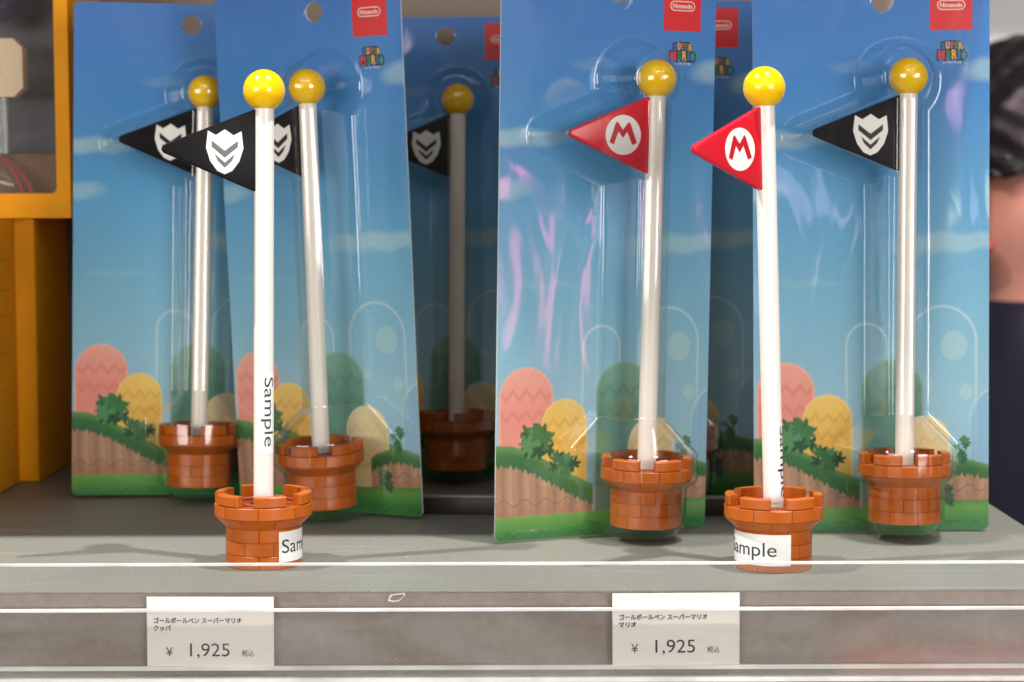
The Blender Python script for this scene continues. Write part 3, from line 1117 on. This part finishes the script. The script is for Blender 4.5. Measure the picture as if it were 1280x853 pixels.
def capsule_ring(cx, cz_, w, h, t, y):
    bm = bmesh.new()
    def ring(hw, hh):
        r = hh
        pts = []
        for i in range(17):
            a = -PI / 2 + PI * i / 16
            pts.append((cx + hw - r + r * math.cos(a), cz_ + r * math.sin(a)))
        for i in range(17):
            a = PI / 2 + PI * i / 16
            pts.append((cx - hw + r + r * math.cos(a), cz_ + r * math.sin(a)))
        return [bm.verts.new((x, y, z)) for x, z in pts]
    a, b = ring(w / 2, h / 2), ring(w / 2 - t, h / 2 - t)
    for i in range(len(a)):
        j = (i + 1) % len(a)
        bm.faces.new((a[i], a[j], b[j], b[i]))
    me = bpy.data.meshes.new('capsule')
    bm.to_mesh(me)
    bm.free()
    return me


maker_me = join_meshes('maker_mark', [
    (capsule_ring(cxl, czl, 0.0124, 0.0043, 0.00042, YL - 0.00005), 'label_white'),
    (fit_text(text_mesh('Nintendo', 0.01, offset=0.00022, res=5), cxl, czl, 0.0098, 0.0020, YL - 0.00005), 'label_white')])

items = []
TCX, TCZ = 0.0355, 0.2117
rows = [('SUPER', ('t_blue', 't_yel', 't_red', 't_green', 't_yel'), TCZ + 0.0024, 0.0096, 0.0034),
        ('MARIO', ('t_red', 't_green', 't_yel', 't_blue', 't_green'), TCZ - 0.0016, 0.0128, 0.0045)]
for word, cols, zc, w, h in rows:
    wd = [1.0 if ch_ not in 'IM' else (.5 if ch_ == 'I' else 1.25) for ch_ in word]
    tot = sum(wd)
    xx = TCX - w / 2
    for ch_, c, f in zip(word, cols, wd):
        lw = w * f / tot
        bow = -0.0006 * abs((xx + lw / 2 - TCX) / (w / 2)) ** 2
        items.append((fit_text(text_mesh(ch_, 0.01, offset=0.0007, res=4), xx + lw / 2, zc + bow, lw * 0.86 + 0.0011, h * 0.92 + 0.0011, YL - 0.00002), 't_dark'))
        items.append((fit_text(text_mesh(ch_, 0.01, offset=0.00025, res=4), xx + lw / 2, zc + bow, lw * 0.86, h * 0.92, YL - 0.00010), c))
        xx += lw
items.append((fit_text(text_mesh('スーパーマリオ', 0.01, offset=0.0002, res=3), TCX, TCZ - 0.0052, 0.0082, 0.0012, YL - 0.00004), 'label_white'))
title_me = join_meshes('title_lettering', items)


def pack(x, y, z, yaw, lean, roll, kind, turret_rot, pack_label, pen_label):
    # small lift so that the tilted lower edge does not sink into the shelf
    mw = (Matrix.Translation((x, y, z)) @ Matrix.Rotation(yaw, 4, 'Z') @ Matrix.Rotation(-lean, 4, 'X') @ Matrix.Rotation(-roll, 4, 'Y'))
    zmin = min((mw @ Vector((sx * CW / 2, 0, 0))).z for sx in (-1, 1))
    mw = Matrix.Translation((0, 0, max(0.0003 - zmin, 0))) @ mw
    root = empty('blister_pack', mw, pack_label, 'blister pack', 'pens in blister packs')
    card = mesh_obj('backing_card', board_me, None, root)
    mesh_obj('printed_artwork', art_me, None, card)
    mesh_obj('red_label', label_me, None, card)
    mesh_obj('maker_mark', maker_me, None, card)
    mesh_obj('title_lettering', title_me, None, card)
    mesh_obj('blister', film_me, None, root)
    pm = mw @ Matrix.Translation((PXT, -ZPT, PZT))
    make_pen(pm, kind, turret_rot, math.atan2(PXB - PXT, 0.168), math.atan2(ZPB - ZPT, 0.168), 0.0, pen_label, 'pens sealed in packs')
    return root


pack(-0.1669, 0.1709, 0, 0.1329, 0.0363, -0.0208, 'black', D(8),
     'blister pack standing next to the yellow cartons, shaded by the shelf above',
     'black flag pen sealed in the pack next to the yellow cartons')
pack(-0.0868, 0.1236, 0, -0.5033, -0.0472, 0.0135, 'black', D(-6),
     'blister pack turned sideways right behind the black flag sample pen',
     'black flag pen sealed in the pack right behind the black flag sample')
pack(-0.0392, 0.2360, 0, -0.0274, 0.0267, 0.0024, 'black', D(3),
     'dark shaded blister pack at the back, behind the low brown bar, black flag pen inside',
     'black flag pen in the dark shaded pack behind the low brown bar')
pack(0.0394, 0.0588, 0, 0.4302, -0.0214, -0.0077, 'red', D(-14),
     'blister pack holding the packed red flag pen, turned at an angle',
     'red flag pen with round letter emblem sealed inside a blister pack')
pack(0.1594, 0.0655, 0, -0.0026, 0.0278, 0.0058, 'black', D(10),
     'blister pack facing straight out beside the right end of the shelf',
     'black flag pen sealed in the pack beside the open right end of the shelf')
pack(0.0670, 0.1560, 0, 0.0169, 0.0302, 0.0032, 'red', D(5),
     'shaded blister pack mostly hidden behind the two packs near the red flag sample',
     'pen in the shaded pack hidden behind the packed red flag pen')

# ------------------------------------------------------------------ yellow cartons on the left
a = empty('yellow_carton', Matrix.Translation((-0.33, 0.16, 0)), 'ochre carton with faint embossed pattern standing at the very left of the shelf', 'carton', 'yellow cartons')
box('carton_body', -0.09, 0.0706, -0.07, 0.0640, 0.0003, 0.1385, 'carton_b', a, bevel=0.0008)
for i, (ya, yb_, za, zb) in enumerate(((0.030, 0.052, 0.102, 0.118), (0.028, 0.050, 0.070, 0.090), (0.034, 0.054, 0.030, 0.052), (0.036, 0.052, 0.008, 0.020))):
    bm = bmesh.new()
    t = 0.0007
    for (p, q_, r, s) in ((ya, yb_, za, za + t), (ya, yb_, zb - t, zb), (ya, ya + t, za + t, zb - t), (yb_ - t, yb_, za + t, zb - t)):
        b2 = box_bm(0.0707, 0.0709, p, q_, r, s)
        me_ = bpy.data.meshes.new('tmp')
        b2.to_mesh(me_)
        b2.free()
        bm.from_mesh(me_)
        bpy.data.meshes.remove(me_)
    mesh_obj('embossed_frame', bm_mesh('embossed_frame', bm), 'emboss', a)
b = empty('yellow_carton', Matrix.Translation((-0.33, 0.26, 0)), 'plain yellow carton behind the embossed one, its side in deep shade', 'carton', 'yellow cartons')
box('carton_body', -0.09, 0.0806, -0.0354, 0.0395, 0.0003, 0.1386, 'carton', b, bevel=0.0008)

wb = empty('window_carton', Matrix.Translation((-0.30, 0.22, 0.1390)), 'yellow window carton stacked on top of the yellow cartons, toy inside', 'carton')
wx1 = 0.0712       # right edge, from x=-0.30
wx0 = -0.10
HB = 0.17
# front with a rounded window opening: four frame strips joined into one sheet
win = rounded_poly([(wx0 + 0.008, HB - 0.012), (wx0 + 0.008, 0.0128), (wx1 - 0.0072, 0.0128), (wx1 - 0.0072, HB - 0.012)], [0.003] * 4, 6)
outl = rounded_poly([(wx0, HB), (wx0, 0.0), (wx1, 0.0), (wx1, HB)], [0.0006] * 4, 3)
bm = bmesh.new()
def ring2(pts, y):
    vs = [bm.verts.new((x, y, z)) for x, z in pts]
    return [bm.edges.new((vs[i], vs[(i + 1) % len(vs)])) for i in range(len(vs))]
ea = ring2(outl, 0.0)
eb = ring2(win, 0.0)
bmesh.ops.triangle_fill(bm, edges=ea + eb, use_beauty=True)
wxm = [(wx0 + 0.008), (wx1 - 0.0072)]
bad = [f for f in bm.faces if wxm[0] + 0.0005 < f.calc_center_median().x < wxm[1] - 0.0005 and 0.0133 < f.calc_center_median().z < HB - 0.0125
       and all(min(abs(v.co.x - wx0), abs(v.co.x - wx1), abs(v.co.z), abs(v.co.z - HB)) > 0.002 for v in f.verts)]
bmesh.ops.delete(bm, geom=bad, context='FACES_ONLY')
r = bmesh.ops.extrude_face_region(bm, geom=bm.faces[:])
bmesh.ops.translate(bm, vec=(0, 0.0012, 0), verts=[g for g in r['geom'] if isinstance(g, bmesh.types.BMVert)])
mesh_obj('front_frame', bm_mesh('front_frame', bm), 'carton', wb)
box('side_wall', wx1 - 0.0012, wx1, 0.0013, 0.0755, 0.0, HB, 'carton', wb)
box('side_wall', wx0, wx0 + 0.0012, 0.0013, 0.0755, 0.0, HB, 'carton', wb)
box('bottom_wall', wx0 + 0.0013, wx1 - 0.0013, 0.0013, 0.0755, 0.0, 0.0012, 'carton', wb)
box('top_wall', wx0 + 0.0013, wx1 - 0.0013, 0.0013, 0.0755, HB - 0.0012, HB, 'carton', wb)
box('inner_backing', wx0 + 0.0013, wx1 - 0.0013, 0.045, 0.047, 0.0013, HB - 0.0013, 'box_in', wb)
box('inner_step', wx0 + 0.0013, wx1 - 0.0013, 0.020, 0.0445, 0.0013, 0.0340, 'box_step', wb, bevel=0.001)
bm = bmesh.new()
vs = [bm.verts.new(p) for p in ((wx0 + 0.004, 0.0020, 0.006), (wx1 - 0.004, 0.0020, 0.006), (wx1 - 0.004, 0.0020, HB - 0.006), (wx0 + 0.004, 0.0020, HB - 0.006))]
bm.faces.new(vs)
mesh_obj('window_film', bm_mesh('window_film', bm), 'acrylic', wb)

# toy inside the window carton: cream octagonal figure on a stem, clear dome, dark striped body above
toy = empty('boxed_toy', Matrix.Translation((-0.268, 0.242, 0.1404)), 'boxed toy with cream octagonal block, clear dome and striped dark top', 'toy')
def octagon(cx, cz_, hw, hh, c):
    return [(cx - hw + c, cz_ + hh), (cx - hw, cz_ + hh - c), (cx - hw, cz_ - hh + c), (cx - hw + c, cz_ - hh), (cx + hw - c, cz_ - hh), (cx + hw, cz_ - hh + c), (cx + hw, cz_ + hh - c), (cx + hw - c, cz_ + hh)]
o_out = octagon(-0.0065, 0.0770, 0.0190, 0.0152, 0.0048)
o_in = octagon(-0.0065, 0.0770, 0.0070, 0.0060, 0.0020)
bm = bmesh.new()
A0 = [bm.verts.new((x, -0.010, z)) for x, z in o_out]
B0 = [bm.verts.new((x, -0.010, z)) for x, z in o_in]
A1 = [bm.verts.new((x, 0.000, z)) for x, z in o_out]
B1 = [bm.verts.new((x, 0.000, z)) for x, z in o_in]
for i in range(8):
    j = (i + 1) % 8
    bm.faces.new((A0[i], A0[j], B0[j], B0[i]))
    bm.faces.new((A1[i], B1[i], B1[j], A1[j]))
    bm.faces.new((A0[i], A1[i], A1[j], A0[j]))
    bm.faces.new((B0[i], B0[j], B1[j], B1[i]))
mesh_obj('octagon_block', bm_mesh('octagon_block', bm), 'cream', toy)
bm = lathe_bm([(0.0045, 0.032), (0.0042, 0.0619)], 20)
bmesh.ops.translate(bm, vec=(0, -0.005, 0), verts=bm.verts)
mesh_obj('stem', bm_mesh('stem', bm, smooth=True, angle=50), 'dome', toy)
bm = lathe_bm([(0.030 * math.cos(t * PI / 20), 0.0002 + 0.034 * math.sin(t * PI / 20)) for t in range(0, 10)], 40, cap0=False)
bmesh.ops.translate(bm, vec=(-0.010, -0.004, 0), verts=bm.verts)
bmesh.ops.scale(bm, vec=(1.0, 0.45, 1.0), verts=bm.verts)
mesh_obj('clear_dome', bm_mesh('clear_dome', bm, smooth=True), 'dome', toy)
for i, a_ in enumerate((0.5, 0.85)):
    bm = bmesh.new()
    pr = None
    for t in range(9):
        th = t / 8 * 1.2
        cx_, cz2 = -0.010 + 0.0285 * math.cos(th) * (1 - .18 * i), 0.0006 + 0.032 * math.sin(th)
        w_ = 0.0006
        cur = [bm.verts.new((cx_ - w_, -0.0150 + th * .006, cz2)), bm.verts.new((cx_ + w_, -0.0150 + th * .006, cz2)),
               bm.verts.new((cx_ + w_, -0.0140 + th * .006, cz2)), bm.verts.new((cx_ - w_, -0.0140 + th * .006, cz2))]
        if pr:
            for e in range(4):
                bm.faces.new((pr[e], pr[(e + 1) % 4], cur[(e + 1) % 4], cur[e]))
        pr = cur
    mesh_obj('red_streak', bm_mesh('red_streak', bm), 'stripe', toy)
bm = bmesh.new()
bmesh.ops.create_uvsphere(bm, u_segments=32, v_segments=20, radius=1)
for v in bm.verts:
    v.co = Vector((-0.0085 + v.co.x * 0.023, -0.003 + v.co.y * 0.012, 0.1185 + v.co.z * 0.0190))
mesh_obj('dark_body', bm_mesh('dark_body', bm, smooth=True), 'navy_toy', toy)
for i in range(3):
    bm = bmesh.new()
    bmesh.ops.create_uvsphere(bm, u_segments=24, v_segments=12, radius=1)
    for v in bm.verts:
        v.co = Vector((-0.0085 + v.co.x * 0.0232 * (0.72 + .12 * i), -0.0032 + v.co.y * 0.0124, 0.1085 + i * 0.005 + v.co.z * 0.0011))
    mesh_obj('red_stripe', bm_mesh('red_stripe', bm, smooth=True), 'stripe', toy)
bm = bmesh.new()
bmesh.ops.create_uvsphere(bm, u_segments=24, v_segments=16, radius=1)
for v in bm.verts:
    v.co = Vector((0.0352 + v.co.x * 0.004, -0.008 + v.co.y * 0.006, 0.069 + v.co.z * 0.014))
mesh_obj('side_trim', bm_mesh('side_trim', bm, smooth=True), 'teal', toy)

# ------------------------------------------------------------------ shopper standing beyond the shelf end
def skinned(name, chains, sub=2):
    """chains: list of lists of (x,y,z,rx,ry); first vertex of a later chain may name (chain, index) to grow from"""
    me = bpy.data.meshes.new(name)
    verts, rad, edges, ids = [], [], [], []
    for ch_ in chains:
        cur = []
        for item in ch_:
            if len(item) == 2:
                cur.append(ids[item[0]][item[1]])
            else:
                verts.append(item[:3])
                rad.append(item[3:5])
                cur.append(len(verts) - 1)
        edges += list(zip(cur, cur[1:]))
        ids.append(cur)
    me.from_pydata(verts, edges, [])
    o = bpy.data.objects.new(name, me)
    C.objects.link(o)
    md = o.modifiers.new('skin', 'SKIN')
    md.use_smooth_shade = True
    sv = me.skin_vertices[0].data
    for i, (a_, b_) in enumerate(rad):
        sv[i].radius = (a_, b_)
        sv[i].use_root = (i == 0)
    sd = o.modifiers.new('sub', 'SUBSURF')
    sd.levels = sub
    sd.render_levels = sub
    bpy.context.view_layer.update()
    dg = bpy.context.evaluated_depsgraph_get()
    out = bpy.data.meshes.new_from_object(o.evaluated_get(dg))
    bpy.data.objects.remove(o)
    out.name = name
    out.polygons.foreach_set('use_smooth', [True] * len(out.polygons))
    return out


# local frame: faces -x, z=0 at the floor, 1.60 m tall, head 0.237 m
FLOOR = -1.31
person = empty('person', Matrix.Translation((0.492, 0.97, FLOOR + 0.0005)) @ Matrix.Rotation(D(30), 4, 'Z'),
               'shopper with short black hair in a dark navy jacket, seen past the shelf end', 'person')
body_ch = [
    [(0, 0, 0.86, .13, .10), (0.005, 0, 1.00, .125, .095), (0.005, 0, 1.15, .145, .10), (0.01, 0, 1.27, .15, .085), (0.0, 0, 1.335, .062, .058),
     (-0.01, 0, 1.385, .058, .058), (-0.018, 0, 1.43, .078, .070), (-0.010, 0, 1.49, .098, .077), (0.002, 0, 1.545, .092, .072), (0.004, 0, 1.585, .05, .045)],
    [(0, 6), (-0.075, 0, 1.405, .030, .028)],
]
for s in (-1, 1):
    body_ch.append([(0, 0), (0, s * .09, 0.80, .085, .08), (-.01, s * .095, 0.45, .058, .056), (0.005, s * .095, 0.25, .056, .052), (0.01, s * .095, 0.09, .04, .038), (-.07, s * .10, 0.035, .035, .03), (-.13, s * .105, 0.03, .03, .025)])
    body_ch.append([(0, 3), (0.01, s * .18, 1.245, .052, .05), (0.02, s * .205, 0.98, .042, .04), (-.05, s * .20, 0.76, .030, .026), (-.065, s * .198, 0.71, .034, .018), (-.075, s * .197, 0.665, .034, .016)])
    h = len(body_ch) - 1
    for fx, ln in ((-.022, .058), (-.008, .068), (.008, .064), (.022, .050)):
        body_ch.append([(h, 5), (-.075 + fx * .9, s * .197, 0.640, .0085, .0085), (-.082 + fx, s * .194, 0.640 - ln * .5, .008, .008), (-.086 + fx, s * .188, 0.640 - ln, .007, .007)])
    body_ch.append([(h, 4), (-.100, s * .190, 0.690, .010, .010), (-.116, s * .186, 0.662, .009, .009), (-.122, s * .183, 0.638, .008, .008)])
mesh_obj('body', skinned('body', body_ch), 'skin', person)
# face details
def blob(name, c, r, m, seg=(20, 14)):
    bm = bmesh.new()
    bmesh.ops.create_uvsphere(bm, u_segments=seg[0], v_segments=seg[1], radius=1)
    for v in bm.verts:
        v.co = Vector((c[0] + v.co.x * r[0], c[1] + v.co.y * r[1], c[2] + v.co.z * r[2]))
    return mesh_obj(name, bm_mesh(name, bm, smooth=True), m, person)
blob('nose', (-0.104, 0, 1.462), (.018, .015, .022), 'skin')
blob('mouth', (-0.096, 0, 1.415), (.012, .024, .008), 'lips')
for s in (-1, 1):
    blob('eye', (-0.092, s * .032, 1.492), (.010, .014, .007), 'eye')
    blob('ear', (0.008, s * .079, 1.475), (.018, .009, .030), 'skin')
# hair: cap with fringe, uneven surface
bm = bmesh.new()
bmesh.ops.create_icosphere(bm, subdivisions=5, radius=1)
rng = np.random.default_rng(5)
for v in bm.verts:
    p = v.co.copy()
    if p.z < 0:
        hn = max(math.hypot(p.x, p.y), 1e-6)
        if hn > 0.5:
            p.x, p.y = p.x / hn, p.y / hn
    n_ = 0.03 * math.sin(p.x * 9 + p.y * 5) + 0.025 * math.sin(p.y * 14 + p.z * 6) + 0.012 * math.sin(p.x * 31 + p.z * 22)
    sxx = 0.116 if p.x < 0 else 0.110
    v.co = Vector((0.006 + p.x * sxx * (1 + n_), p.y * 0.094 * (1 + n_), 1.520 + p.z * 0.090 * (1 + n_)))
    if p.z < 0:
        low = 1.425 if p.x > 0.1 else (1.480 if abs(p.y) < 0.8 else 1.455)
        v.co.z = max(v.co.z, low + 0.006 * math.sin(p.y * 20 + p.x * 13))
mesh_obj('hair', bm_mesh('hair', bm, smooth=True), 'hair', person)
jk = [
    [(0.0, 0, 0.80, .165, .135), (0.005, 0, 0.95, .16, .125), (0.005, 0, 1.12, .175, .125), (0.01, 0, 1.26, .175, .105), (0.002, 0, 1.325, .085, .08), (-0.004, 0, 1.392, .078, .075)],
]
for s in (-1, 1):
    jk.append([(0, 3), (0.01, s * .185, 1.25, .075, .07), (0.02, s * .225, 0.98, .062, .058), (-.04, s * .215, 0.80, .05, .046)])
mesh_obj('jacket', skinned('jacket', jk), 'jacket', person)
tr_ = [[(0, 0, 0.86, .15, .125), (0, 0, 0.80, .15, .12)]]
for s in (-1, 1):
    tr_.append([(0, 1), (0, s * .095, 0.72, .10, .098), (-.01, s * .097, 0.45, .075, .072), (0.005, s * .097, 0.12, .062, .06)])
mesh_obj('trousers', skinned('trousers', tr_), 'trousers', person)
for s in (-1, 1):
    sh_ = skinned('shoe', [[(.03, s * .098, .048, .045, .045), (-.05, s * .10, .042, .045, .040), (-.15, s * .106, .034, .042, .032)]])
    mesh_obj('shoe', sh_, 'shoe', person)
